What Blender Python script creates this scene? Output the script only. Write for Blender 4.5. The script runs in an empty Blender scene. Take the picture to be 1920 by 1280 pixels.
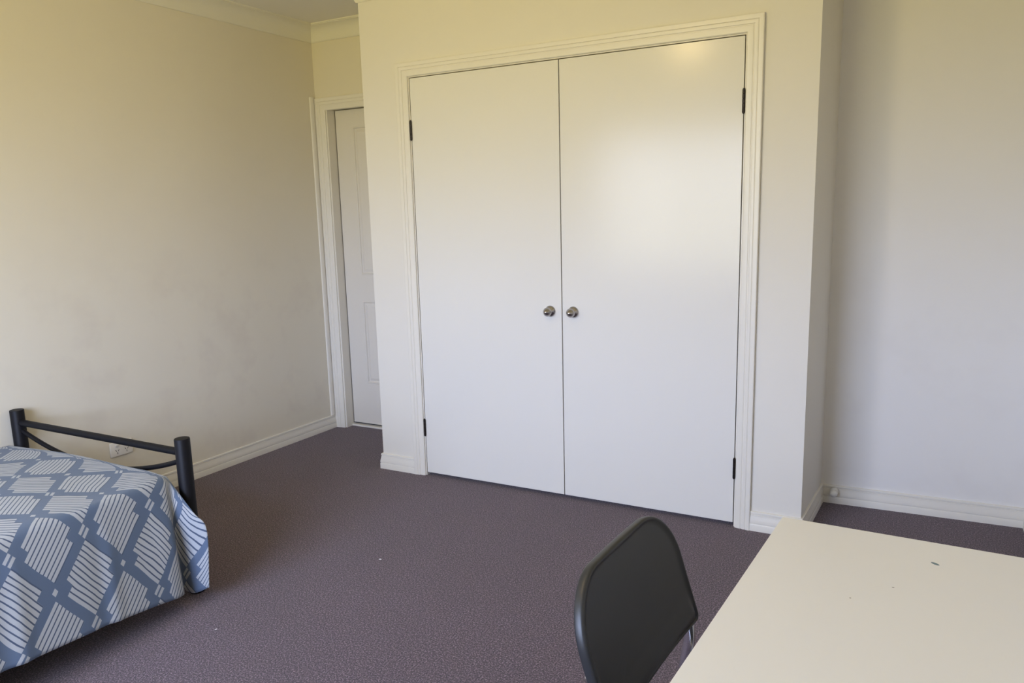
import bpy, bmesh, math, random
from mathutils import Vector, Matrix

random.seed(4)
S = bpy.context.scene
PI = math.pi

# ------------------------------------------------------------------ camera
cam_d = bpy.data.cameras.new('camera')
cam = bpy.data.objects.new('camera', cam_d)
S.collection.objects.link(cam)
cr = Vector((0.884517, 0.465801, -0.025659))
cu = Vector((-0.057324, 0.163108, 0.984941))
cf = Vector((-0.462972, 0.869727, -0.170974))
cam.matrix_world = Matrix(((cr.x, cu.x, -cf.x, 2.22367), (cr.y, cu.y, -cf.y, -3.17532),
                           (cr.z, cu.z, -cf.z, 1.38399), (0, 0, 0, 1)))
cam_d.lens = 1404.15 * 36 / 1920
cam_d.sensor_width = 36
cam_d.sensor_fit = 'HORIZONTAL'
cam_d.clip_start = 0.02
S.camera = cam

# ------------------------------------------------------------------ world: daylight sky over sunlit lawn
SKY = (1.34, 1.60, 2.34)
GROUND = (0.80, 0.70, 0.235)
SKY_STRENGTH = 11.0
world = bpy.data.worlds.new('daylight')
S.world = world
world.use_nodes = True
wt = world.node_tree
wt.nodes.clear()
w_out = wt.nodes.new('ShaderNodeOutputWorld')
w_bg = wt.nodes.new('ShaderNodeBackground')
w_tc = wt.nodes.new('ShaderNodeTexCoord')
w_sep = wt.nodes.new('ShaderNodeSeparateXYZ')
w_map = wt.nodes.new('ShaderNodeMapRange')
w_rmp = wt.nodes.new('ShaderNodeValToRGB')
wt.links.new(w_tc.outputs['Generated'], w_sep.inputs[0])
wt.links.new(w_sep.outputs['Z'], w_map.inputs['Value'])
w_map.inputs['From Min'].default_value = -1
w_map.inputs['From Max'].default_value = 1
wt.links.new(w_map.outputs[0], w_rmp.inputs[0])
w_rmp.color_ramp.elements[0].position = 0.455
w_rmp.color_ramp.elements[0].color = (*GROUND, 1)
w_rmp.color_ramp.elements[1].position = 0.56
w_rmp.color_ramp.elements[1].color = (*SKY, 1)
wt.links.new(w_rmp.outputs[0], w_bg.inputs[0])
w_bg.inputs[1].default_value = SKY_STRENGTH
wt.links.new(w_bg.outputs[0], w_out.inputs[0])

S.view_settings.view_transform = 'Standard'
S.view_settings.look = 'None'
S.view_settings.gamma = 1
S.view_settings.use_curve_mapping = False
S.view_settings.exposure = -0.03

# window opening in the rear wall
REAR = -4.05
WX0, WX1, WZ0, WZ1 = -0.60, 1.35, 0.80, 2.12
pl = bpy.data.lights.new('window_portal', 'AREA')
pl.shape = 'RECTANGLE'
pl.size = WX1 - WX0
pl.size_y = WZ1 - WZ0
pl.cycles.is_portal = True
po = bpy.data.objects.new('window_portal', pl)
po.location = ((WX0 + WX1) / 2, REAR - 0.02, (WZ0 + WZ1) / 2)
po.rotation_euler = (PI / 2, 0, 0)          # -Z of the lamp points to +Y, into the room
S.collection.objects.link(po)

# ------------------------------------------------------------------ materials
def mat(name, col, rough=0.5, metal=0.0, spec=0.5, coat=0.0):
    m = bpy.data.materials.new(name)
    m.use_nodes = True
    b = m.node_tree.nodes['Principled BSDF']
    b.inputs['Base Color'].default_value = (*col, 1)
    b.inputs['Roughness'].default_value = rough
    b.inputs['Metallic'].default_value = metal
    b.inputs['Specular IOR Level'].default_value = spec
    b.inputs['Coat Weight'].default_value = coat
    return m, m.node_tree, b

def nd(t, kind, **kw):
    n = t.nodes.new(kind)
    for k, v in kw.items():
        if k.startswith('i_'):
            n.inputs[k[2:].replace('_', ' ')].default_value = v
        else:
            setattr(n, k, v)
    return n

def noise(t, vec, scale, detail=3, rough=0.5):
    n = nd(t, 'ShaderNodeTexNoise', i_Scale=scale, i_Detail=detail, i_Roughness=rough)
    t.links.new(vec, n.inputs['Vector'])
    return n.outputs['Fac']

def ramp(t, fac, stops):
    r = t.nodes.new('ShaderNodeValToRGB')
    e = r.color_ramp.elements
    while len(e) < len(stops):
        e.new(0.5)
    for k, (p, c) in enumerate(stops):
        e[k].position = p
        e[k].color = (*c, 1)
    t.links.new(fac, r.inputs[0])
    return r.outputs[0]

def mixc(t, fac, a, b, blend='MIX'):
    m = t.nodes.new('ShaderNodeMix')
    m.data_type = 'RGBA'
    m.blend_type = blend
    for sock, v in ((m.inputs['Factor'], fac), (m.inputs['A'], a), (m.inputs['B'], b)):
        pass
    fa, aa, bb = m.inputs[0], m.inputs[6], m.inputs[7]
    for sock, v in ((fa, fac), (aa, a), (bb, b)):
        if isinstance(v, (int, float)):
            sock.default_value = v
        elif isinstance(v, tuple):
            sock.default_value = (*v, 1)
        else:
            t.links.new(v, sock)
    return m.outputs[2]

def math_(t, op, a, b=None, c=None):
    m = t.nodes.new('ShaderNodeMath')
    m.operation = op
    for k, v in enumerate((a, b, c)):
        if v is None:
            continue
        if isinstance(v, (int, float)):
            m.inputs[k].default_value = v
        else:
            t.links.new(v, m.inputs[k])
    return m.outputs[0]

def bump(t, b, h, strength, dist):
    n = nd(t, 'ShaderNodeBump', i_Strength=strength, i_Distance=dist)
    t.links.new(h, n.inputs['Height'])
    t.links.new(n.outputs[0], b.inputs['Normal'])

def obco(t):
    return t.nodes.new('ShaderNodeTexCoord').outputs['Object']

WALLC = (0.770, 0.738, 0.665)

def wall_material(name, smudge, WALLC=WALLC):
    m, t, b = mat(name, WALLC, 0.62, spec=0.3)
    co = obco(t)
    n1 = noise(t, co, 1.3, 4, 0.6)
    c = ramp(t, n1, [(0.30, (WALLC[0] * .975, WALLC[1] * .97, WALLC[2] * .965)), (0.7, WALLC)])
    if smudge:
        # scuffs left at hand and furniture height
        sep = t.nodes.new('ShaderNodeSeparateXYZ')
        t.links.new(co, sep.inputs[0])
        n2 = noise(t, co, 4.2, 3, 0.6)
        msk = ramp(t, n2, [(0.52, (0, 0, 0)), (0.70, (1, 1, 1))])
        zr = nd(t, 'ShaderNodeMapRange')
        t.links.new(sep.outputs['Z'], zr.inputs['Value'])
        zr.inputs['From Min'].default_value = 1.45
        zr.inputs['From Max'].default_value = 0.8
        f = math_(t, 'MULTIPLY', msk, zr.outputs[0])
        f = math_(t, 'MULTIPLY', f, 0.17 * smudge)
        c = mixc(t, f, c, (0.48, 0.40, 0.36))
    t.links.new(c, b.inputs['Base Color'])
    bump(t, b, noise(t, co, 420, 2), 0.05, 0.002)
    return m

M_WALL = wall_material('wall_paint', 0)
M_WALL_L = wall_material('scuffed_warm_lit_wall_paint', 1.0, (0.775, 0.725, 0.605))  # same paint with warm light put into its colour, plus scuffs
M_WALL_R = wall_material('alcove_lit_wall_paint', 0.35, (0.82, 0.80, 0.765))  # same paint, lighter and cooler: window light put into the colour
M_CEIL, _t, _b = mat('ceiling_paint', (0.86, 0.83, 0.75), 0.8, spec=0.2)
bump(_t, _b, noise(_t, obco(_t), 260, 2), 0.05, 0.002)
M_CORN, _t, _b = mat('cornice_paint', (0.80, 0.77, 0.66), 0.6, spec=0.3)
bump(_t, _b, noise(_t, obco(_t), 120, 2), 0.03, 0.002)
M_TRIM, _t, _b = mat('enamel_trim', (0.785, 0.75, 0.67), 0.35, spec=0.5)
bump(_t, _b, noise(_t, obco(_t), 90, 2), 0.03, 0.001)
M_DOOR, _t, _b = mat('satin_enamel_door', (0.77, 0.748, 0.695), 0.20, spec=0.28)
bump(_t, _b, noise(_t, obco(_t), 14, 3), 0.05, 0.003)
M_DOOR3, _t, _b = mat('moulded_door_paint', (0.73, 0.69, 0.62), 0.45, spec=0.4)
bump(_t, _b, noise(_t, obco(_t), 200, 2), 0.04, 0.001)

# carpet
M_CARPET, _t, _b = mat('carpet', (0.1, 0.08, 0.1), 0.95, spec=0.1)
_co = obco(_t)
_f = noise(_t, _co, 185, 2, 0.85)
_c = ramp(_t, _f, [(0.36, (0.012, 0.007, 0.010)), (0.455, (0.052, 0.031, 0.043)), (0.54, (0.098, 0.062, 0.083)), (0.64, (0.30, 0.21, 0.26))])
_big = noise(_t, _co, 2.2, 3, 0.6)
_c = mixc(_t, 1.0, _c, ramp(_t, _big, [(0.3, (0.93, 0.92, 0.91)), (0.7, (1.05, 1.04, 1.05))]), 'MULTIPLY')
_t.links.new(_c, _b.inputs['Base Color'])
_b.inputs['Sheen Weight'].default_value = 0.25
_b.inputs['Sheen Roughness'].default_value = 0.6
bump(_t, _b, _f, 0.8, 0.006)

M_SHADE, _, _ = mat('interior_shade', (0.05, 0.045, 0.04), 0.9)  # near-black colour stands in for shade behind the doors
M_HINGE, _, _ = mat('dark_bronze_hinge', (0.028, 0.022, 0.020), 0.35, metal=0.6)
M_NICKEL, _t, _b = mat('brushed_nickel', (0.42, 0.40, 0.39), 0.24, metal=1.0)
bump(_t, _b, noise(_t, obco(_t), 400, 2), 0.05, 0.0005)
M_BEDMETAL, _t, _b = mat('black_powdercoat', (0.006, 0.006, 0.008), 0.5, spec=0.18)
bump(_t, _b, noise(_t, obco(_t), 500, 2), 0.12, 0.0006)
M_CHROME, _, _ = mat('chrome', (0.72, 0.72, 0.75), 0.2, metal=1.0)
M_PLASTIC, _t, _b = mat('black_plastic', (0.020, 0.021, 0.023), 0.42, spec=0.5)
bump(_t, _b, noise(_t, obco(_t), 700, 2), 0.12, 0.0006)
M_SOCKET, _, _ = mat('white_plastic', (0.82, 0.79, 0.73), 0.35)
M_SLOT, _, _ = mat('socket_slot', (0.03, 0.028, 0.025), 0.6)
M_FOOT, _, _ = mat('rubber_foot', (0.03, 0.03, 0.03), 0.7)
M_MATT, _, _ = mat('mattress_ticking', (0.7, 0.69, 0.66), 0.9)
M_LINT, _, _ = mat('white_lint', (0.85, 0.84, 0.82), 0.9)
M_STOP, _, _ = mat('white_doorstop', (0.78, 0.76, 0.70), 0.4)
M_GLASS = bpy.data.materials.new('window_glass')
M_GLASS.use_nodes = True
_t = M_GLASS.node_tree
_t.nodes.clear()
_o = _t.nodes.new('ShaderNodeOutputMaterial')
_mx = _t.nodes.new('ShaderNodeMixShader')
_tr = _t.nodes.new('ShaderNodeBsdfTransparent')
_gl = _t.nodes.new('ShaderNodeBsdfGlossy')
_gl.inputs['Roughness'].default_value = 0.02
_mx.inputs[0].default_value = 0.06
_t.links.new(_tr.outputs[0], _mx.inputs[1])
_t.links.new(_gl.outputs[0], _mx.inputs[2])
_t.links.new(_mx.outputs[0], _o.inputs[0])
M_LAMP = bpy.data.materials.new('warm_lamp')
M_LAMP.use_nodes = True
_b = M_LAMP.node_tree.nodes['Principled BSDF']
_b.inputs['Emission Color'].default_value = (1, 0.72, 0.33, 1)
_b.inputs['Emission Strength'].default_value = 240

# desk top: warm white foil with a blue pen mark and two specks
M_DESK, _t, _b = mat('white_desk_foil', (0.755, 0.745, 0.715), 0.34, spec=0.5)
_co = obco(_t)
_sep = _t.nodes.new('ShaderNodeSeparateXYZ')
_t.links.new(_co, _sep.inputs[0])
def spot(x, y, ax, ay, rot=0.0):
    dx = math_(_t, 'SUBTRACT', _sep.outputs['X'], x)
    dy = math_(_t, 'SUBTRACT', _sep.outputs['Y'], y)
    c, s = math.cos(rot), math.sin(rot)
    u = math_(_t, 'ADD', math_(_t, 'MULTIPLY', dx, c), math_(_t, 'MULTIPLY', dy, s))
    v = math_(_t, 'ADD', math_(_t, 'MULTIPLY', dx, -s), math_(_t, 'MULTIPLY', dy, c))
    u = math_(_t, 'DIVIDE', u, ax)
    v = math_(_t, 'DIVIDE', v, ay)
    r = math_(_t, 'ADD', math_(_t, 'MULTIPLY', u, u), math_(_t, 'MULTIPLY', v, v))
    r = math_(_t, 'SUBTRACT', 1.0, r)
    return math_(_t, 'MAXIMUM', math_(_t, 'MINIMUM', math_(_t, 'MULTIPLY', r, 2.5), 1.0), 0.0)
_cc = mixc(_t, spot(0.277, -0.107, 0.0085, 0.0042, -0.6), (0.755, 0.745, 0.715), (0.10, 0.17, 0.20))
_cc = mixc(_t, spot(0.212, -0.232, 0.0022, 0.0016), _cc, (0.20, 0.18, 0.16))
_cc = mixc(_t, spot(0.150, -0.300, 0.0016, 0.0016), _cc, (0.25, 0.23, 0.20))
_t.links.new(_cc, _b.inputs['Base Color'])
bump(_t, _b, noise(_t, _co, 60, 3), 0.02, 0.001)

# printed cotton: woven lattice of slate bands, striped panels, little marks at the crossings
def cover_material():
    m, t, b = mat('printed_cotton', (0.5, 0.5, 0.6), 0.85, spec=0.15)
    uvn = t.nodes.new('ShaderNodeTexCoord').outputs['UV']
    warp = nd(t, 'ShaderNodeTexNoise', i_Scale=8.5, i_Detail=2)
    t.links.new(uvn, warp.inputs['Vector'])
    sp = t.nodes.new('ShaderNodeSeparateXYZ')
    t.links.new(uvn, sp.inputs[0])
    wv = math_(t, 'MULTIPLY', math_(t, 'SUBTRACT', warp.outputs['Fac'], 0.5), 0.012)
    y = math_(t, 'ADD', math_(t, 'ADD', sp.outputs['X'], 1.821), wv)
    d = math_(t, 'ADD', math_(t, 'SUBTRACT', sp.outputs['Y'], 0.048), math_(t, 'MULTIPLY', wv, -1.0))
    # y = .0897 s + .1399 t ; d = .1442 s - .1442 t
    D = 0.2296 * 0.1442
    s_ = math_(t, 'ADD', math_(t, 'MULTIPLY', y, 0.1442 / D), math_(t, 'MULTIPLY', d, 0.1399 / D))
    t_ = math_(t, 'ADD', math_(t, 'MULTIPLY', y, 0.1442 / D), math_(t, 'MULTIPLY', d, -0.0897 / D))
    fi, fj = math_(t, 'FLOOR', s_), math_(t, 'FLOOR', t_)
    s, q = math_(t, 'SUBTRACT', s_, fi), math_(t, 'SUBTRACT', t_, fj)
    par = math_(t, 'ABSOLUTE', math_(t, 'SUBTRACT', math_(t, 'MODULO', math_(t, 'ABSOLUTE', math_(t, 'SUBTRACT', fi, fj)), 2.0), 0.0))
    # even cell: stripes along t (vary with s); odd: along s
    across = math_(t, 'ADD', math_(t, 'MULTIPLY', s, math_(t, 'SUBTRACT', 1.0, par)), math_(t, 'MULTIPLY', q, par))
    along = math_(t, 'ADD', math_(t, 'MULTIPLY', q, math_(t, 'SUBTRACT', 1.0, par)), math_(t, 'MULTIPLY', s, par))
    lo, n = 0.078, 10
    per = (1 - 2 * lo) / n
    ph = math_(t, 'FRACT', math_(t, 'DIVIDE', math_(t, 'SUBTRACT', across, lo), per))
    stripe = math_(t, 'LESS_THAN', ph, 0.74)
    in1 = math_(t, 'LESS_THAN', math_(t, 'ABSOLUTE', math_(t, 'SUBTRACT', across, 0.5)), 0.5 - lo)
    in2 = math_(t, 'LESS_THAN', math_(t, 'ABSOLUTE', math_(t, 'SUBTRACT', along, 0.5)), 0.5 - lo - 0.015)
    white = math_(t, 'MULTIPLY', math_(t, 'MULTIPLY', stripe, in1), in2)
    # notches at the two corners (0,0) and (1,1) of every cell
    n0 = math_(t, 'LESS_THAN', math_(t, 'MAXIMUM', s, q), 0.245)
    n1 = math_(t, 'GREATER_THAN', math_(t, 'MINIMUM', s, q), 0.755)
    white = math_(t, 'MULTIPLY', white, math_(t, 'SUBTRACT', 1.0, math_(t, 'MAXIMUM', n0, n1)))
    # marks at crossings
    ri, rj = math_(t, 'ROUND', s_), math_(t, 'ROUND', t_)
    ds, dt = math_(t, 'SUBTRACT', s_, ri), math_(t, 'SUBTRACT', t_, rj)
    cp = math_(t, 'MODULO', math_(t, 'ABSOLUTE', math_(t, 'SUBTRACT', ri, rj)), 2.0)
    a_ds, a_dt = math_(t, 'ABSOLUTE', ds), math_(t, 'ABSOLUTE', dt)
    bars = math_(t, 'MULTIPLY', math_(t, 'LESS_THAN', math_(t, 'ABSOLUTE', math_(t, 'SUBTRACT', a_ds, 0.048)), 0.030),
                 math_(t, 'LESS_THAN', a_dt, 0.085))
    dot = math_(t, 'MULTIPLY', math_(t, 'LESS_THAN', a_ds, 0.042), math_(t, 'LESS_THAN', a_dt, 0.042))
    mark = math_(t, 'ADD', math_(t, 'MULTIPLY', bars, math_(t, 'SUBTRACT', 1.0, cp)), math_(t, 'MULTIPLY', dot, cp))
    white = math_(t, 'MINIMUM', math_(t, 'ADD', white, mark), 1.0)
    # inside panels the ground line is a darker slate than the bands
    inp = math_(t, 'MULTIPLY', math_(t, 'MULTIPLY', in1, in2), math_(t, 'SUBTRACT', 1.0, math_(t, 'MAXIMUM', n0, n1)))
    blue = mixc(t, inp, (0.098, 0.135, 0.205), (0.066, 0.090, 0.140))
    col = mixc(t, white, blue, (0.380, 0.402, 0.430))
    t.links.new(col, b.inputs['Base Color'])
    weave = noise(t, uvn, 900, 1)
    fold = noise(t, uvn, 22, 3)
    h = math_(t, 'ADD', math_(t, 'MULTIPLY', weave, 0.15), fold)
    bump(t, b, h, 0.22, 0.006)
    b.inputs['Sheen Weight'].default_value = 0.15
    return m
M_COVER = cover_material()

# ------------------------------------------------------------------ helpers
def link(name, me, m, parent=None, smooth=False):
    o = bpy.data.objects.new(name, me)
    S.collection.objects.link(o)
    if m:
        me.materials.append(m)
    if parent:
        o.parent = parent
    if smooth:
        for p in me.polygons:
            p.use_smooth = True
    return o

def obj(name, bm, m, parent=None, smooth=False, recalc=True):
    if recalc:
        bmesh.ops.recalc_face_normals(bm, faces=bm.faces)
    me = bpy.data.meshes.new(name)
    bm.to_mesh(me)
    bm.free()
    return link(name, me, m, parent, smooth)

def struct(o, label):
    o['kind'] = 'structure'
    o['label'] = label
    return o

def thing(name, label, cat, loc, rz=0, group=None):
    o = bpy.data.objects.new(name, None)
    o.empty_display_size = 0.1
    S.collection.objects.link(o)
    o.location = loc
    o.rotation_euler = (0, 0, rz)
    o['label'], o['category'] = label, cat
    if group:
        o['group'] = group
    return o

def box(bm, x0, x1, y0, y1, z0, z1, bev=0.0, seg=2):
    r = bmesh.ops.create_cube(bm, size=1)
    for v in r['verts']:
        v.co = Vector(((x0 + x1) / 2 + v.co.x * (x1 - x0), (y0 + y1) / 2 + v.co.y * (y1 - y0), (z0 + z1) / 2 + v.co.z * (z1 - z0)))
    if bev:
        es = list({e for v in r['verts'] for e in v.link_edges})
        bmesh.ops.bevel(bm, geom=es, offset=bev, segments=seg, affect='EDGES', profile=0.5)

def prism(bm, poly, z0, z1, bev=0.0):
    a = [bm.verts.new((x, y, z0)) for x, y in poly]
    b = [bm.verts.new((x, y, z1)) for x, y in poly]
    n = len(poly)
    bm.faces.new(a[::-1])
    bm.faces.new(b)
    for k in range(n):
        bm.faces.new((a[k], a[(k + 1) % n], b[(k + 1) % n], b[k]))
    if bev:
        es = list({e for v in a + b for e in v.link_edges})
        bmesh.ops.bevel(bm, geom=es, offset=bev, segments=2, affect='EDGES')

def loft(bm, rings, closed=True, caps=True):
    vs = [[bm.verts.new(p) for p in r] for r in rings]
    n = len(rings[0])
    for a, b in zip(vs, vs[1:]):
        for k in range(n if closed else n - 1):
            bm.faces.new((a[k], a[(k + 1) % n], b[(k + 1) % n], b[k]))
    if caps and closed:
        bm.faces.new(vs[0][::-1])
        bm.faces.new(vs[-1])
    return vs

def tube(bm, pts, r, seg=16, caps=True):
    pts = [Vector(p) for p in pts]
    rings = []
    t0 = (pts[1] - pts[0]).normalized()
    up = Vector((0, 0, 1)) if abs(t0.z) < 0.9 else Vector((1, 0, 0))
    nrm = t0.cross(up).normalized()
    for i, p in enumerate(pts):
        if i == 0:
            t = t0
        elif i == len(pts) - 1:
            t = (pts[i] - pts[i - 1]).normalized()
        else:
            t = ((pts[i] - pts[i - 1]).normalized() + (pts[i + 1] - pts[i]).normalized()).normalized()
        nrm = (nrm - t * nrm.dot(t)).normalized()
        b = t.cross(nrm)
        rr = r[i] if isinstance(r, (list, tuple)) else r
        rings.append([p + (nrm * math.cos(2 * PI * k / seg) + b * math.sin(2 * PI * k / seg)) * rr for k in range(seg)])
    loft(bm, rings, True, caps)

def lathe(bm, prof, axis_o, axis, seg=32):
    """prof: (radius, distance along axis)"""
    axis = Vector(axis).normalized()
    u = axis.orthogonal().normalized()
    v = axis.cross(u)
    o = Vector(axis_o)
    rings = []
    for r, d in prof:
        r = max(r, 1e-4)
        rings.append([o + axis * d + (u * math.cos(2 * PI * k / seg) + v * math.sin(2 * PI * k / seg)) * r for k in range(seg)])
    loft(bm, rings)

def bezier_round(pts, rad, n=6):
    """polyline with rounded corners"""
    pts = [Vector(p) for p in pts]
    out = [pts[0]]
    for a, b, c in zip(pts, pts[1:], pts[2:]):
        d1, d2 = (a - b).normalized(), (c - b).normalized()
        p, q = b + d1 * rad, b + d2 * rad
        for k in range(n + 1):
            s = k / n
            out.append(p * (1 - s) ** 2 + b * 2 * s * (1 - s) + q * s * s)
    out.append(pts[-1])
    return out

def auto_smooth(o, ang=35):
    for p in o.data.polygons:
        p.use_smooth = True
    bm = bmesh.new()
    bm.from_mesh(o.data)
    for e in bm.edges:
        if len(e.link_faces) == 2 and e.calc_face_angle(0) > math.radians(ang):
            e.smooth = False
    bm.to_mesh(o.data)
    bm.free()
    return o

# ------------------------------------------------------------------ room plan (clockwise, interior on the right hand)
W, H = 1.6045, 2.04
CEIL = 2.520
P0, P1 = (-1.2576, REAR), (-1.0998, 0.5472)
P2, P3 = (-0.2906, 0.5472), (-0.2906, 0.0)
P4, P5 = (1.8838, 0.0), (1.9162, 0.4640)
P6, P7 = (2.731, 0.4966), (2.731, REAR)
PLAN = [P0, P1, P2, P3, P4, P5, P6, P7]

bm = bmesh.new(); box(bm, -1.5, 2.9, REAR - 0.15, 0.95, -0.12, 0.0)
struct(obj('floor', bm, M_CARPET), 'dark purple-brown speckled cut-pile carpet')
bm = bmesh.new(); box(bm, -1.5, 2.9, REAR - 0.15, 0.95, CEIL, CEIL + 0.1)
struct(obj('ceiling', bm, M_CEIL), 'plain off-white plaster ceiling')
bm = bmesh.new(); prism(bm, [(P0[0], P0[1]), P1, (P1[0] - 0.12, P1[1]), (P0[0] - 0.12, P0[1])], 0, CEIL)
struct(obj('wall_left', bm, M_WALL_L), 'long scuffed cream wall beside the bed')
bm = bmesh.new(); prism(bm, [P6, P7, (P7[0] + 0.12, P7[1]), (P6[0] + 0.12, P6[1])], 0, CEIL)
struct(obj('wall_right', bm, M_WALL_R), 'cream wall behind the desk')
# rear wall with window
bm = bmesh.new()
box(bm, -1.4, WX0, REAR - 0.12, REAR, 0, CEIL)
box(bm, WX1, 2.85, REAR - 0.12, REAR, 0, CEIL)
box(bm, WX0, WX1, REAR - 0.12, REAR, 0, WZ0)
box(bm, WX0, WX1, REAR - 0.12, REAR, WZ1, CEIL)
struct(obj('wall_rear', bm, M_WALL), 'cream wall with the window')
win = bpy.data.objects.new('window_1', None)
S.collection.objects.link(win)
win.location = ((WX0 + WX1) / 2, REAR - 0.06, WZ0)
win['kind'] = 'structure'
win['label'] = 'wide aluminium window'
hw, wh = (WX1 - WX0) / 2, WZ1 - WZ0
bm = bmesh.new()
for a in ((-hw, -hw + .04, 0, wh), (hw - .04, hw, 0, wh), (-hw + .04, hw - .04, 0, .04), (-hw + .04, hw - .04, wh - .04, wh), (-.022, .022, .04, wh - .04)):
    box(bm, a[0], a[1], -.025, .025, a[2], a[3])
obj('window_frame', bm, M_TRIM, win)
for sx in (-1, 1):
    bm = bmesh.new()
    x0, x1 = sorted((sx * .022, sx * (hw - .04)))
    box(bm, x0, x1, -.003, .003, .04, wh - .04)
    obj('pane', bm, M_GLASS, win)
bm = bmesh.new(); box(bm, -hw - .05, hw + .05, .06, .10, -.03, 0, .004)
obj('window_sill', bm, M_TRIM, win)

# wardrobe front wall, with the double opening
G = 0.004      # gap around the leaves
J = 0.009      # inner edge of architrave outside the leaf edge
TH = 0.09
bm = bmesh.new()
prism(bm, [(P3[0], 0), (-J - .02, 0), (-J - .02, TH), (P3[0], TH)], 0, CEIL)
prism(bm, [(W + J + .02, 0), P4, (P4[0] + .00628, TH), (W + J + .02, TH)], 0, CEIL)
box(bm, -J - .02, W + J + .02, 0, TH, H + J + .02, CEIL)
struct(obj('wall_back', bm, M_WALL), 'cream wall of the built-in wardrobe')
bm = bmesh.new(); prism(bm, [(P2[0], 0.66), (P2[0], TH), (P2[0] + TH, TH), (P2[0] + TH, 0.66)], 0, CEIL)
struct(obj('wall_back_left_return', bm, M_WALL), 'left return of the wardrobe wall')
bm = bmesh.new(); prism(bm, [(P4[0] + .00628, TH), P5, (P5[0] - TH, P5[1] + .0), (P4[0] - TH, TH)], 0, CEIL)
struct(obj('wall_back_right_return', bm, M_WALL), 'right return of the wardrobe wall in the alcove')
bm = bmesh.new(); prism(bm, [(P5[0] - TH, P5[1] - .0036), P6, (P6[0] + .12, P6[1]), (P6[0] + .12, P6[1] + .1), (P5[0] - TH, P5[1] + .1)], 0, CEIL)
struct(obj('wall_back_right', bm, M_WALL_R), 'cream back wall of the alcove')
# inside of the wardrobe
bm = bmesh.new(); box(bm, P2[0] + TH, P5[0] - TH, 0.60, 0.62, 0, CEIL)
struct(obj('wall_wardrobe_inner', bm, M_SHADE), 'inner back of the wardrobe')
# recess wall with door opening
DX0, DX1, DH = -1.012, -0.352, 2.034
RY = P1[1]
bm = bmesh.new()
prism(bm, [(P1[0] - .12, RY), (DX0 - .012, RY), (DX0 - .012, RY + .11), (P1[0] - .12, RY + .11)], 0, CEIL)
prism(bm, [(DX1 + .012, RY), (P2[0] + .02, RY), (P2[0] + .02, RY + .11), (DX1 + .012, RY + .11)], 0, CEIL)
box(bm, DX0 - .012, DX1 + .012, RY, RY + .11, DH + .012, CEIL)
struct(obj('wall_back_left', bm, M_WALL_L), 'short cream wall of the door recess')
bm = bmesh.new(); box(bm, -1.3, -0.15, RY + .112, RY + .13, -.0, CEIL)
struct(obj('wall_hall', bm, M_SHADE), 'dark backing beyond the recess door')

# ------------------------------------------------------------------ sweeps along the plan: baseboards and cornice
def mitre_normals(path, closed=True):
    n = len(path)
    out = []
    for i in range(n):
        p = Vector(path[i])
        a = Vector(path[(i - 1) % n]); c = Vector(path[(i + 1) % n])
        d1, d2 = (p - a).normalized(), (c - p).normalized()
        n1, n2 = Vector((d1.y, -d1.x)), Vector((d2.y, -d2.x))
        m = (n1 + n2)
        out.append(m / m.dot(n1) if m.length > 1e-6 else n1)
    return out
MN = mitre_normals(PLAN)

def run(name, prof, i, m, t0=0.0, t1=1.0, label=None, sub=1):
    """profile (offset, z) swept on plan segment i; square ends when cut short of a corner"""
    a, b = Vector(PLAN[i]), Vector(PLAN[(i + 1) % 8])
    d = (b - a).normalized()
    nn = Vector((d.y, -d.x))
    na = MN[i] if t0 == 0 else nn
    nb = MN[(i + 1) % 8] if t1 == 1 else nn
    pa, pb = a.lerp(b, t0), a.lerp(b, t1)
    bm = bmesh.new()
    rings = [[(p.x + n_.x * o, p.y + n_.y * o, z) for o, z in prof] for p, n_ in ((pa, na), (pb, nb))]
    loft(bm, rings)
    o = obj(name, bm, m)
    auto_smooth(o, 25)
    return struct(o, label) if label else o

BASE = [(0.0, 0.0), (0.0150, 0.0), (0.0150, 0.028), (0.0138, 0.031), (0.0120, 0.0325), (0.0138, 0.034), (0.0142, 0.040), (0.0125, 0.052), (0.0100, 0.062),
        (0.0090, 0.069), (0.0090, 0.0715), (0.0070, 0.0725), (0.0070, 0.074), (0.0095, 0.0755), (0.0100, 0.080), (0.0090, 0.0845), (0.0060, 0.0860), (0.0, 0.0860)]
run('baseboard_left', BASE, 0, M_TRIM, 0, 0.998, 'cream moulded skirting of the left wall')
run('baseboard_recess', BASE, 2, M_TRIM, 0.03, 1, 'skirting on the wardrobe side in the recess')
L3 = P4[0] - P3[0]
T = 0.0745
run('baseboard_wardrobe_left', BASE, 3, M_TRIM, 0, (-T - P3[0]) / L3, 'short skirting left of the wardrobe doors')
run('baseboard_wardrobe_right', BASE, 3, M_TRIM, (W + T - P3[0]) / L3, 1, 'short skirting right of the wardrobe doors')
run('baseboard_alcove_left', BASE, 4, M_TRIM, 0, 1, 'skirting on the left side of the alcove')
run('baseboard_alcove', BASE, 5, M_TRIM, 0, 1, 'white skirting of the alcove back wall')
run('baseboard_right', BASE, 6, M_TRIM, 0, 1, 'skirting behind the desk')
run('baseboard_rear', BASE, 7, M_TRIM, 0, 1, 'skirting under the window')
c0 = CEIL - 0.090
CORN = [(0, c0), (0.006, c0), (0.009, c0 + .003), (0.012, c0 + .010), (0.017, c0 + .028), (0.027, c0 + .048), (0.041, c0 + .064), (0.058, c0 + .074), (0.074, c0 + .079),
        (0.080, c0 + .080), (0.081, c0 + .083), (0.089, c0 + .083), (0.090, c0 + .086), (0.090, CEIL), (0, CEIL)]
CN = ['left wall', 'door recess', 'recess side', 'wardrobe wall', 'alcove side', 'alcove back wall', 'right wall', 'window wall']
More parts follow.
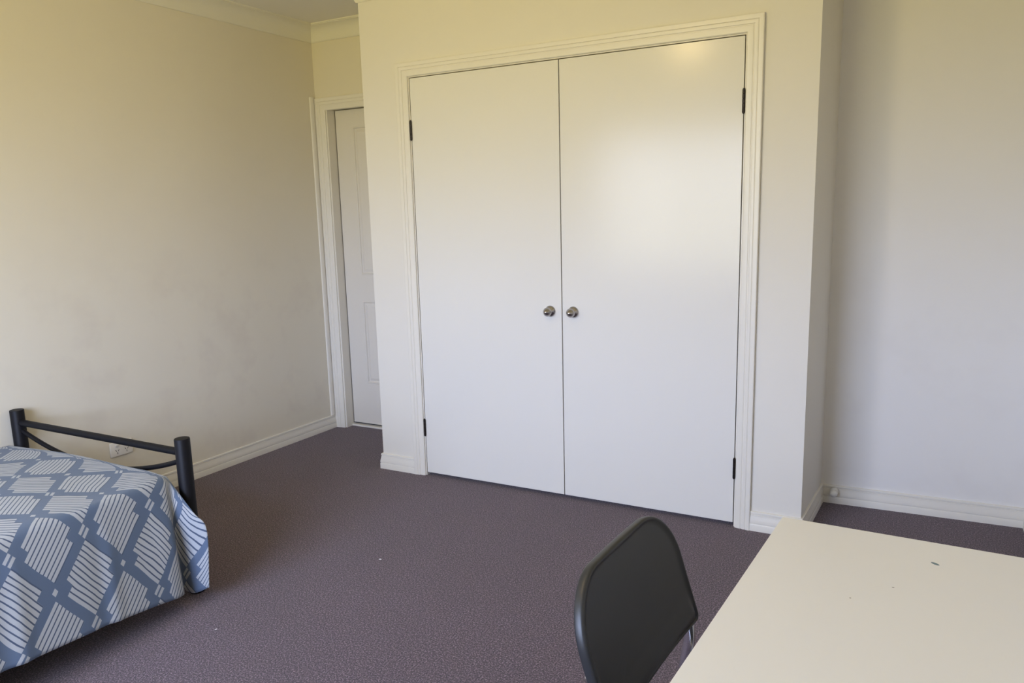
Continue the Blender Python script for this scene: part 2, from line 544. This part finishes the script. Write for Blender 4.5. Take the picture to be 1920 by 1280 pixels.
for i in range(8):
    run('trim_%d' % (i + 1), CORN, i, M_CORN, 0, 1, 'cream coved cornice of the %s' % CN[i])

# ------------------------------------------------------------------ architraves (mitred, in a vertical plane facing -Y)
ARCH = [(0, 0), (0, .007), (.003, .0095), (.016, .0125), (.024, .0125), (.026, .0105), (.029, .0105), (.031, .014), (.038, .0155), (.043, .0155),
        (.045, .0135), (.047, .0165), (.060, .018), (.0625, .018), (.0650, .0165), (.0655, 0)]
def architrave(name, x0, x1, zt, yf, label, scale=1.0, m=M_TRIM, xr=None):
    """inner edge x0..x1, top zt; face plane y = yf"""
    bm = bmesh.new()
    st = [((x0, 0.0), (-1, 0)), ((x0, zt), (-1, 1)), ((x1, zt), (1, 1)), ((x1, 0.0), (1, 0))]
    rings = [[(p[0] + n_[0] * o * scale, yf - d, p[1] + n_[1] * o * scale) for o, d in ARCH] for p, n_ in st]
    loft(bm, rings)
    if xr is not None:
        for v in bm.verts:
            v.co.x = min(v.co.x, xr)
    return struct(auto_smooth(obj(name, bm, m), 22), label)
architrave('trim_9', -J, W + J, H + J, 0.0, 'moulded architrave around the wardrobe doors')
architrave('trim_10', DX0 - .0105, DX1 + .0105, DH - .006, RY, 'moulded architrave of the recess door', 1.14, xr=P2[0] - .0005)
# cover strip between architrave and left wall, stopping on the skirting
bm = bmesh.new()
xs = P1[0] - .0010
prism(bm, [(xs, RY - .020), (xs + .0085, RY - .020), (xs + .0115, RY - .024), (xs + .0120, RY - .034), (xs + .0100, RY - .044), (xs + .0060, RY - .050), (xs - .001, RY - .052)], 0.087, 2.108)
struct(auto_smooth(obj('trim_11', bm, M_TRIM), 30), 'slim vertical cover strip in the corner by the recess door')

# wardrobe jamb: lining around the leaves
bm = bmesh.new()
jt = .017
for (x0, x1, z0, z1) in ((-G - .001 - jt - J, -G, 0, H + G), (W + G, W + G + jt + J + .001, 0, H + G), (-G - .001 - jt - J, W + G + .001 + jt + J, H + G, H + J + jt)):
    box(bm, x0, x1, 0.0006, TH, z0, z1)
struct(obj('trim_12', bm, M_TRIM), 'painted jamb of the wardrobe opening')
# stops, coloured dark to stand in for shade in the leaf gaps
bm = bmesh.new()
box(bm, -G, .012, .0365, .050, 0, H + G)
box(bm, W - .012, W + G, .0365, .050, 0, H + G)
box(bm, W / 2 - .02, W / 2 + .02, .0365, .050, .02, H - .012)
box(bm, .012, W - .012, .0365, .050, H - .012, H + G)
struct(obj('trim_13', bm, M_SHADE), 'door stop inside the wardrobe opening, coloured dark as shade in the gaps')
# recess jamb
bm = bmesh.new()
for (x0, x1, z0, z1) in ((DX0 - .012, DX0, 0, DH), (DX1, DX1 + .012, 0, DH), (DX0 - .012, DX1 + .012, DH, DH + .012)):
    box(bm, x0, x1, RY + .0005, RY + .11, z0, z1)
struct(obj('trim_14', bm, M_TRIM), 'painted jamb of the recess door')
bm = bmesh.new(); box(bm, DX0, DX1, RY + .05, RY + .11, 0, .012, .002)
struct(obj('trim_15', bm, M_TRIM), 'low threshold under the recess door')

# ------------------------------------------------------------------ doors
def hinge(parent, x, z0, z1):
    bm = bmesh.new()
    n = 5
    hh = (z1 - z0) / n
    for k in range(n):
        lathe(bm, [(.0045, 0), (.0058, .0008), (.0058, hh - .0012), (.0045, hh - .0004)], (x, -.0048, z0 + k * hh), (0, 0, 1), 14)
    lathe(bm, [(.0045, 0), (.0045, .002), (.003, .004), (0, .0045)], (x, -.0048, z1 - .0004), (0, 0, 1), 14)
    lathe(bm, [(.0045, 0), (.0045, .002), (.003, .004), (0, .0045)], (x, -.0048, z0 + .0004), (0, 0, -1), 14)
    box(bm, x - .0012, x + .0012, -.004, .03, z0, z1)
    o = obj('hinge', bm, M_HINGE, parent)
    auto_smooth(o)
    return o

def cup_knob(parent, x, z):
    bm = bmesh.new()
    lathe(bm, [(.0265, 0), (.0265, .002), (.0255, .0045), (.0225, .0085), (.017, .0125), (.0115, .0150), (.0100, .0180), (.0098, .026)], (x, 0.0, z), (0, -1, 0), 40)
    o = obj('knob_rose', bm, M_NICKEL, parent)
    auto_smooth(o, 50)
    o['label'] = 'domed nickel backplate'
    bm = bmesh.new()
    lathe(bm, [(.0098, .024), (.013, .0262), (.0195, .0285), (.0212, .0315), (.0215, .0345), (.0208, .0375), (.0185, .0425), (.0148, .0475), (.0105, .0525), (.0060, .0560), (.0025, .0575), (0, .0578)],
          (x, 0.0, z), (0, -1, 0), 40)
    o = obj('knob', bm, M_NICKEL, parent)
    auto_smooth(o, 50)
    o['label'] = 'round conical nickel knob'

for k, (x0, x1, hx, kx, lab) in enumerate(((0.0, W / 2 - .0022, -.0015, .742, 'left flush white wardrobe door'),
                                           (W / 2 + .0022, W, W + .0015, .8595, 'right flush white wardrobe door with window glare'))):
    d = bpy.data.objects.new('door_%d' % (k + 1), None)
    S.collection.objects.link(d)
    d['kind'] = 'structure'
    d['label'] = lab
    bm = bmesh.new(); box(bm, x0, x1, 0.0, .035, .018, H, .0012, 2)
    obj('door_leaf', bm, M_DOOR, d)
    hinge(d, hx, 1.7475, 1.838)
    hinge(d, hx, .222, .3105)
    cup_knob(d, kx, .917)

d3 = bpy.data.objects.new('door_3', None)
S.collection.objects.link(d3)
d3.location = (DX0, RY + .068, 0)
d3['kind'] = 'structure'
d3['label'] = 'four-panel moulded white door in the recess'
dw = DX1 - DX0 - .004
cols = ((.137, .300), (.362, .525))
rows = ((.300, .840), (1.010, 1.925))
bm = bmesh.new()
# frame members around the panels
xs_ = [.003, cols[0][0], cols[0][1], cols[1][0], cols[1][1], dw]
zs_ = [.020, rows[0][0], rows[0][1], rows[1][0], rows[1][1], DH - .004]
for a in range(5):
    for b in range(5):
        if a in (1, 3) and b in (1, 3):
            continue
        x0, x1, z0, z1 = xs_[a], xs_[a + 1], zs_[b], zs_[b + 1]
        v = [bm.verts.new(c) for c in ((x0, 0, z0), (x1, 0, z0), (x1, 0, z1), (x0, 0, z1))]
        bm.faces.new(v)
bmesh.ops.remove_doubles(bm, verts=bm.verts, dist=1e-5)
box(bm, .003, dw, .012, .036, .020, DH - .004)
box(bm, .003, .006, 0, .012, .020, DH - .004)
box(bm, .003, dw, 0, .012, .020, .024)
obj('door_leaf', bm, M_DOOR3, d3, recalc=False)
for (x0, x1) in cols:
    for (z0, z1) in rows:
        bm = bmesh.new()
        steps = [(0, 0), (.004, -.0025), (.008, -.001), (.011, .006), (.016, .007), (.024, .0045), (.034, .0015), (.036, .0015)]
        rings = [[(x0 + o, y, z0 + o), (x1 - o, y, z0 + o), (x1 - o, y, z1 - o), (x0 + o, y, z1 - o)] for o, y in steps]
        vs = [[bm.verts.new(p) for p in r] for r in rings]
        for a, b in zip(vs, vs[1:]):
            for k in range(4):
                bm.faces.new((a[k], a[(k + 1) % 4], b[(k + 1) % 4], b[k]))
        bm.faces.new(vs[-1])
        obj('door_panel', bm, M_DOOR3, d3, recalc=False)

# ------------------------------------------------------------------ ceiling light (its glow shows on the wardrobe door)
lt = thing('ceiling_light', 'small warm two-lamp ceiling light mirrored at the top of the wardrobe door', 'lamp', (.835, -2.06, CEIL))
bm = bmesh.new(); lathe(bm, [(.07, 0), (.07, .012), (.06, .022), (.02, .026)], (0, 0, 0), (0, 0, -1), 32)
auto_smooth(obj('lamp_base', bm, M_SOCKET, lt))
for sx in (-1, 1):
    bm = bmesh.new(); lathe(bm, [(.012, .022), (.014, .034), (.024, .052), (.027, .068), (.022, .084), (.010, .093), (0, .095)], (sx * .034, 0, 0), (0, 0, -1), 20)
    obj('bulb', bm, M_LAMP, lt, True)

# ------------------------------------------------------------------ bed
BX0, BX1, BY0, BY1 = -1.133, -.089, -1.416, -3.50
bed = thing('bed', 'black tubular metal single bed against the left wall', 'bed', ((BX0 + BX1) / 2, BY0, 0))
ox, oy = (BX0 + BX1) / 2, BY0
hwid = (BX1 - BX0) / 2
for sx in (-1, 1):
    for (yy, top) in ((0, .600), (BY1 - BY0, .90)):
        bm = bmesh.new()
        lathe(bm, [(.0255, 0), (.0275, .002), (.0275, top - .003), (.0260, top - .0006), (.0, top + .0004)], (sx * hwid, yy, 0.0), (0, 0, 1), 32)
        auto_smooth(obj('post', bm, M_BEDMETAL, bed), 40)
bm = bmesh.new(); tube(bm, [(-hwid, 0, .545), (hwid, 0, .545)], .0140, 20)
o = auto_smooth(obj('foot_rail', bm, M_BEDMETAL, bed)); o['label'] = 'straight top rail of the footboard'
bm = bmesh.new()
tube(bm, [(x_, 0, .4225 + (.518 - .4225) * (x_ / hwid) ** 2) for x_ in [hwid * (k / 20 - 1) for k in range(41)]], .0094, 14)
o = auto_smooth(obj('curved_bar', bm, M_BEDMETAL, bed)); o['label'] = 'sagging curved bar under the foot rail'
bm = bmesh.new(); tube(bm, [(-hwid, BY1 - BY0, .85), (hwid, BY1 - BY0, .85)], .0132, 16)
tube(bm, [(-hwid, BY1 - BY0, .56), (hwid, BY1 - BY0, .56)], .0088, 12)
auto_smooth(obj('head_rail', bm, M_BEDMETAL, bed))
for sx in (-1, 1):
    bm = bmesh.new(); box(bm, sx * (hwid - .008) - .012, sx * (hwid - .008) + .012, BY1 - BY0 + .02, -.02, .235, .275, .003)
    obj('side_rail', bm, M_BEDMETAL, bed)
for k in range(12):
    yy = -.12 - k * (1.98 - .24) / 11
    bm = bmesh.new(); box(bm, -hwid + .012, hwid - .012, yy - .03, yy + .03, .262, .274)
    obj('slat', bm, M_BEDMETAL, bed)
# mattress
mt = bmesh.new(); box(mt, -1.120, -.140, -3.44, -1.500, .275, .450, .035, 4)
mo = auto_smooth(obj('mattress', mt, M_MATT), 60)
mo['label'] = 'single mattress on the bed under the patterned cover'
mo['category'] = 'mattress'

# bed cover: stations along the bed, columns across it
def catmull(p0, p1, p2, p3, t):
    return tuple(0.5 * (2 * b + (c - a) * t + (2 * a - 5 * b + 4 * c - d) * t * t + (3 * b - a - 3 * c + d) * t ** 3) for a, b, c, d in zip(p0, p1, p2, p3))
def curve(pts, n):
    """arc-length resample of a catmull curve -> n+1 points"""
    pp = [tuple(2 * a - b for a, b in zip(pts[0], pts[1]))] + pts + [tuple(2 * a - b for a, b in zip(pts[-1], pts[-2]))]
    fine = []
    for i in range(1, len(pp) - 2):
        for k in range(16):
            fine.append(Vector(catmull(pp[i - 1], pp[i], pp[i + 1], pp[i + 2], k / 16)))
    fine.append(Vector(pts[-1]))
    L = [0]
    for a, b in zip(fine, fine[1:]):
        L.append(L[-1] + (b - a).length)
    out = []
    j = 0
    for k in range(n + 1):
        s = L[-1] * k / n
        while j < len(L) - 2 and L[j + 1] < s:
            j += 1
        f = (s - L[j]) / max(L[j + 1] - L[j], 1e-9)
        out.append(fine[j].lerp(fine[j + 1], min(f, 1)))
    return out, L[-1]

NT, ND = 44, 34
stations = []            # (uv y, list of points, list of uv d)
def hem_z(y):
    return .0747 + .0363 * max(0, min(1, (-1.547 - y) / .288)) + .0235 * max(0, min(1, (-1.835 - y) / .32))
ZT = .472
def add_station(uvy, ytop, drop_pts, ztop=ZT, x_end=-.130, corner_drop=0.0):
    pts, uvd = [], []
    # left side drop behind
    for k in range(6):
        f = k / 6
        pts.append(Vector((-1.150 + .008 * f, ytop, .30 + (ztop - .30 - .03) * f)))
        uvd.append(-1.055 - .16 * (1 - f))
    for k in range(NT + 1):
        f = k / NT
        x = -1.135 + (x_end + 1.135) * f
        sag = -.014 * max(0, (-.79 - x) / .35) ** 2
        z = ztop + sag + .0035 * math.sin(x * 8.4 + ytop * 3.8) + .003 * math.sin(ytop * 12 + x * 2.9) - corner_drop * max(0, f - .9) * 10
        pts.append(Vector((x, ytop, z)))
        uvd.append(x + .0871)
    cv, L = curve([tuple(pts[-1])] + drop_pts, ND)
    d0 = uvd[-1]
    for k in range(1, ND + 1):
        pts.append(cv[k])
        uvd.append(d0 + L * k / ND)
    stations.append((uvy, pts, uvd))

ys = []
y = -3.47
while y < -1.655:
    ys.append(y)
    y += .0145
def fold(y, f):
    """outward push of the hanging side, growing towards the hem"""
    a = 0
    for (yc, w, h) in ((-2.065, .022, .012), (-2.115, .035, -.010), (-1.775, .018, .010), (-1.81, .030, -.007), (-2.37, .06, .008), (-2.62, .07, .010), (-2.93, .06, .010), (-3.2, .06, .010)):
        a += h * math.exp(-((y - yc + .06 * (f - .5)) / w) ** 2)
    return a * f * (1.35 - .75 * f)
for y in ys:
    hz = hem_z(y)
    dp = [(-.1063, y, .4650), (-.0914, y, .4431)]
    for f in (.25, .5, .75, 1.0):
        dp.append((-.0871 + .1068 * f ** .9 + fold(y, f), y, .4399 - (.4399 - hz) * f))
    add_station(y, y, dp)
# fan around the foot corner: (cloth y, top-edge y, points down the drop, dip of the top corner)
key = [
    (-1.616, -1.600, [(-.1063, -1.604, .4650), (-.0914, -1.606, .4431), (-.0572, -1.608, .344), (-.0145, -1.610, .226), (.0175, -1.612, .080)], .0),
    (-1.562, -1.536, [(-.1063, -1.540, .4634), (-.0914, -1.544, .4431), (-.0529, -1.559, .344), (-.0113, -1.570, .226), (.0197, -1.576, .0757)], .0),
    (-1.520, -1.498, [(-.1085, -1.501, .4602), (-.0914, -1.506, .4399), (-.0551, -1.523, .344), (-.0166, -1.540, .226), (.0090, -1.546, .0736)], .004),
    (-1.482, -1.484, [(-.1095, -1.486, .4570), (-.0935, -1.491, .4367), (-.0722, -1.506, .344), (-.0529, -1.516, .226), (-.0359, -1.523, .0618)], .006),
    (-1.439, -1.477, [(-.1106, -1.478, .4538), (-.0935, -1.480, .4335), (-.0722, -1.493, .344), (-.0700, -1.493, .226), (-.0615, -1.493, .0469)], .008),
    (-1.386, -1.471, [(-.1117, -1.4725, .4527), (-.0871, -1.4725, .4271), (-.0359, -1.480, .344), (-.0230, -1.480, .226), (-.0102, -1.488, .044)], .009),
    (-1.333, -1.466, [(-.1128, -1.4672, .4517), (-.0807, -1.4662, .4185), (-.0017, -1.463, .3417), (.0496, -1.4587, .2850), (.0571, -1.478, .0768)], .010),
]
def lerp_key(a, b, f):
    return (a[0] + (b[0] - a[0]) * f, a[1] + (b[1] - a[1]) * f,
            [tuple(p + (q - p) * f for p, q in zip(u, v)) for u, v in zip(a[2], b[2])], a[3] + (b[3] - a[3]) * f)
def cat_key(i, f):
    g = lambda j: key[max(0, min(len(key) - 1, j))]
    a, b, c, d = g(i - 1), g(i), g(i + 1), g(i + 2)
    s = lambda w: catmull((w(a),), (w(b),), (w(c),), (w(d),), f)[0]
    return (s(lambda k: k[0]), s(lambda k: k[1]),
            [tuple(s(lambda k, n=n, m=m: k[2][n][m]) for m in range(3)) for n in range(len(key[0][2]))], s(lambda k: k[3]))
for i in range(len(key) - 1):
    for k in range(6):
        kk = cat_key(i, k / 6)
        add_station(kk[0], kk[1], kk[2], corner_drop=kk[3])
kk = key[-1]
add_station(kk[0], kk[1], kk[2], corner_drop=kk[3])

bm = bmesh.new()
uvl = bm.loops.layers.uv.new('UVMap')
grid, uvs = [], []
for uy, pts, ud in stations:
    grid.append([bm.verts.new(p) for p in pts])
    uvs.append([(uy, d) for d in ud])
for i in range(len(grid) - 1):
    for k in range(len(grid[0]) - 1):
        f = bm.faces.new((grid[i][k], grid[i][k + 1], grid[i + 1][k + 1], grid[i + 1][k]))
        for lp, (a, b) in zip(f.loops, ((i, k), (i, k + 1), (i + 1, k + 1), (i + 1, k))):
            lp[uvl].uv = uvs[a][b]
# foot edge tucked down between mattress and footboard
last = grid[-1][:6 + NT + 1]
lastuv = uvs[-1][:6 + NT + 1]
cur = last
for st, (dy, dz, du) in enumerate(((.006, -.008, .010), (.009, -.022, .024), (.009, -.06, .06), (.007, -.11, .11))):
    nxt = [bm.verts.new((v.co.x, -1.4662 + dy - (.002 if kx < 6 else 0), (v.co.z + dz) if kx >= 6 else v.co.z + dz * .3)) for kx, v in enumerate(last)]
    nuv = [(a + du, b) for a, b in lastuv]
    puv = lastuv if st == 0 else [(a + pdu, b) for a, b in lastuv]
    for k in range(len(last) - 1):
        f = bm.faces.new((cur[k], cur[k + 1], nxt[k + 1], nxt[k]))
        for lp, u in zip(f.loops, (puv[k], puv[k + 1], nuv[k + 1], nuv[k])):
            lp[uvl].uv = u
    cur, pdu = nxt, du
cover = obj('bed_cover', bm, M_COVER, None, True)
sd = cover.modifiers.new('thickness', 'SOLIDIFY')
sd.thickness = .0022
sd.offset = 0
cover['label'] = 'blue-grey quilt cover with striped basket-weave print, draped over the bed'
cover['category'] = 'bed cover'

# ------------------------------------------------------------------ double power socket on the left wall
sy = -.955
wd = Vector((P1[0] - P0[0], P1[1] - P0[1])).normalized()
sk = thing('power_socket', 'white double wall power socket seen under the black foot rail', 'socket',
           (P1[0] - (P1[1] - sy) * wd.x / wd.y, sy, .290), -math.atan2(wd.x, wd.y))
# local: +X out of the wall, Y along it, Z up
bm = bmesh.new(); box(bm, .0005, .0095, -.058, .058, -.0355, .0355, .0035, 3)
auto_smooth(obj('plate', bm, M_SOCKET, sk), 40)
for sgn in (-1, 1):
    cy = sgn * .024
    bm = bmesh.new()
    box(bm, .008, .0145, cy - .0085, cy + .0085, .011, .0235, .0012, 2)
    for v in bm.verts:
        if v.co.x > .011:
            v.co.x += (v.co.z - .017) * .25
    o = obj('rocker_switch', bm, M_SOCKET, sk)
    bm = bmesh.new()
    for (py, pz, ang, hl) in ((cy - .0068, -.0060, .55, .0046), (cy + .0068, -.0060, -.55, .0046), (cy, -.0190, 0, .0046)):
        c_, s_ = math.cos(ang), math.sin(ang)
        for zz in (0,):
            a = []
            for (dy, dz) in ((-.0013, -hl), (.0013, -hl), (.0013, hl), (-.0013, hl)):
                a.append((py + dy * c_ - dz * s_, pz + dy * s_ + dz * c_))
            lo_ = [bm.verts.new((.0080, p, q)) for p, q in a]
            hi_ = [bm.verts.new((.0099, p, q)) for p, q in a]
            bm.faces.new(hi_)
            for k in range(4):
                bm.faces.new((lo_[k], lo_[(k + 1) % 4], hi_[(k + 1) % 4], hi_[k]))
    o = obj('pin_slots', bm, M_SLOT, sk)

# ------------------------------------------------------------------ doorstop on the alcove skirting
ds = thing('door_stop', 'small round white door stop on the alcove skirting', 'door stop', (1.977, .4505, .062))
bm = bmesh.new(); lathe(bm, [(.0165, -.004), (.0175, .000), (.0175, .010), (.0160, .016), (.0115, .020), (.0115, .026)], (0, 0, 0), (0, -1, 0), 28)
auto_smooth(obj('base', bm, M_STOP, ds), 40)
bm = bmesh.new(); lathe(bm, [(.0120, .025), (.0150, .028), (.0160, .034), (.0160, .042), (.0140, .049), (.0085, .054), (0, .0555)], (0, 0, 0), (0, -1, 0), 28)
auto_smooth(obj('bumper', bm, M_STOP, ds), 50)

# ------------------------------------------------------------------ desk
A = Vector((2.0193, -1.6061))
a1, a2 = math.radians(-1.94), math.radians(-94.82)
ux, uy = Vector((math.cos(a1), math.sin(a1))), Vector((math.cos(a2), math.sin(a2)))
desk = thing('desk', 'plain white rectangular desk with a small blue pen mark, by the right wall', 'desk', (A.x, A.y, 0))
bm = bmesh.new()
pw, plen = .66, 1.20
q = [Vector((0, 0)), ux * pw, ux * pw + uy * plen, uy * plen]
prism(bm, [tuple(v) for v in q], .706, .740, .0018)
auto_smooth(obj('desk_top', bm, M_DESK, desk), 40)
for (a, b) in ((.03, .03), (pw - .07, .03), (.03, plen - .07), (pw - .07, plen - .07)):
    bm = bmesh.new()
    c = ux * a + uy * b
    prism(bm, [tuple(c), tuple(c + ux * .04), tuple(c + ux * .04 + uy * .04), tuple(c + uy * .04)], 0, .706, .002)
    obj('leg', bm, M_DESK, desk)
bm = bmesh.new()
for (s0, s1, b0, b1) in ((.07, pw - .07, .04, .055), (.07, pw - .07, plen - .055, plen - .04)):
    prism(bm, [tuple(ux * s0 + uy * b0), tuple(ux * s1 + uy * b0), tuple(ux * s1 + uy * b1), tuple(ux * s0 + uy * b1)], .64, .706)
for (s0, s1, b0, b1) in ((.04, .055, .07, plen - .07), (pw - .055, pw - .04, .07, plen - .07)):
    prism(bm, [tuple(ux * s0 + uy * b0), tuple(ux * s1 + uy * b0), tuple(ux * s1 + uy * b1), tuple(ux * s0 + uy * b1)], .64, .706)
obj('apron', bm, M_DESK, desk)

# ------------------------------------------------------------------ chair
ch = thing('chair', 'black plastic chair with chrome tube frame facing the desk', 'chair', (1.8536, -1.9301, 0), -.0752)
LEAN, Z0, HB, WB = .305, .5306, .2575, .4385
def outline(w, h, R, r):
    p = []
    def arc(cx, cy, rr, a0, a1, m):
        for k in range(m + 1):
            a = math.radians(a0 + (a1 - a0) * k / m)
            p.append((cx + rr * math.cos(a), cy + rr * math.sin(a)))
    arc(w / 2 - R, h - R, R, 0, 90, 14)
    for k in range(1, 5):
        p.append((w / 2 - R - (w - 2 * R) * k / 5, h))
    arc(-w / 2 + R, h - R, R, 90, 180, 14)
    for k in range(1, 6):
        p.append((-w / 2, h - R - (h - R - r) * k / 6))
    arc(-w / 2 + r, r, r, 180, 270, 4)
    for k in range(1, 14):
        p.append((-w / 2 + r + (w - 2 * r) * k / 14, 0))
    arc(w / 2 - r, r, r, 270, 360, 4)
    for k in range(1, 6):
        p.append((w / 2, r + (h - R - r) * k / 6))
    return p
OUT = outline(WB, HB, .1136, .012)
def relief(a, b):
    f = 0
    for (b0, amp) in ((.030, .0032), (.058, .0028)):
        f += amp / (1 + math.exp((b - b0) / .0022))
    return f
def bpos(a, b, dep):
    """a across, b up the plate, dep = depth behind the face"""
    x = -b * math.sin(LEAN) + .008 * (a / (WB / 2)) ** 2 - dep * math.cos(LEAN)
    return (x, a, Z0 + b * math.cos(LEAN) - dep * math.sin(LEAN))
cbx, cby = 0.0, HB * .46
bm = bmesh.new()
rings = []
for t in [.02, .1, .2, .3, .4, .5, .6, .7, .78, .85, .90]:
    rings.append([bpos(cbx + (a - cbx) * t, cby + (b - cby) * t, .0035 - relief(a * t, cby + (b - cby) * t)) for a, b in OUT])
def inset(a, b, s):
    # move towards the centre by a fixed distance s
    d = Vector((a - cbx, b - cby))
    L = d.length
    d = d * (1 - s / L)
    return cbx + d.x, cby + d.y
for s_, dep in ((.012, .0030), (.009, .0008), (.006, .0), (.003, .0006), (.0010, .0026), (.0, .0055), (.0, .0150), (.0012, .0180), (.004, .0195), (.008, .0200)):
    rings.append([bpos(*inset(a, b, s_), dep) for a, b in OUT])
for t in [.88, .6, .3, .02]:
    rings.append([bpos(cbx + (a - cbx) * t, cby + (b - cby) * t, .0140 if t < .8 else .0190) for a, b in OUT])
loft(bm, rings)
auto_smooth(obj('backrest', bm, M_PLASTIC, ch), 50)
for sy_ in (-1, 1):
    yy = sy_ * .197
    bm = bmesh.new()
    bk = lambda b_, dep: bpos(0, b_, dep)
    p0, p1 = bk(.10, .012), bk(-.004, .010)
    pts = bezier_round([(p0[0], yy, p0[2]), (p1[0] + .004, yy, p1[2] - .012), (-.082, yy, .012)], .04, 8)
    tube(bm, pts, .0122, 20)
    o = auto_smooth(obj('leg', bm, M_CHROME, ch)); o['label'] = 'chrome rear leg running up behind the backrest'
    bm = bmesh.new(); lathe(bm, [(.0135, 0), (.0140, .003), (.0140, .022), (.0125, .026)], (-.083, yy, 0), (0, 0, 1), 18)
    obj('foot_cap', bm, M_FOOT, o)
    bm = bmesh.new()
    pts = bezier_round([(-.008, yy * .98, .437), (.385, yy * .98, .437), (.425, yy * .98, .012)], .05, 8)
    tube(bm, pts, .0110, 20)
    o = auto_smooth(obj('leg', bm, M_CHROME, ch)); o['label'] = 'chrome front leg bent into the seat rail'
    bm = bmesh.new(); lathe(bm, [(.0135, 0), (.0140, .003), (.0140, .022), (.0125, .026)], (.426, yy * .98, 0), (0, 0, 1), 18)
    obj('foot_cap', bm, M_FOOT, o)
bm = bmesh.new(); box(bm, .055, .405, -.195, .195, .446, .464, .008, 3)
for v in bm.verts:
    v.co.z -= .010 * (1 - min(1, (v.co.y / .195) ** 2)) * (1 if v.co.z > .45 else 1)
auto_smooth(obj('seat', bm, M_PLASTIC, ch), 50)
bm = bmesh.new()
tube(bm, [(.06, -.188, .436), (.06, .188, .436)], .008, 12)
auto_smooth(obj('cross_bar', bm, M_CHROME, ch))
bm = bmesh.new()
tube(bm, [(.37, -.188, .436), (.37, .188, .436)], .008, 12)
auto_smooth(obj('cross_bar', bm, M_CHROME, ch))

# ------------------------------------------------------------------ crumbs of lint on the carpet
def lint(x, y, r, rz, label):
    bm = bmesh.new()
    bmesh.ops.create_icosphere(bm, subdivisions=2, radius=1)
    for v in bm.verts:
        k = 1 + .25 * math.sin(v.co.x * 7 + v.co.y * 5 + rz)
        v.co = Vector((v.co.x * r * k, v.co.y * r * .5 * k, (v.co.z + 1) * r * .35 * k))
    o = obj('lint', bm, M_LINT, None, True)
    o.location = (x, y, 0)
    o.rotation_euler = (0, 0, rz)
    o['label'], o['category'] = label, 'lint'
lint(.386, -.915, .0055, .3, 'tiny white crumb of lint in the middle of the carpet')
lint(.196, -1.578, .0035, 1.1, 'tiniest white speck on the carpet near the bed cover corner')
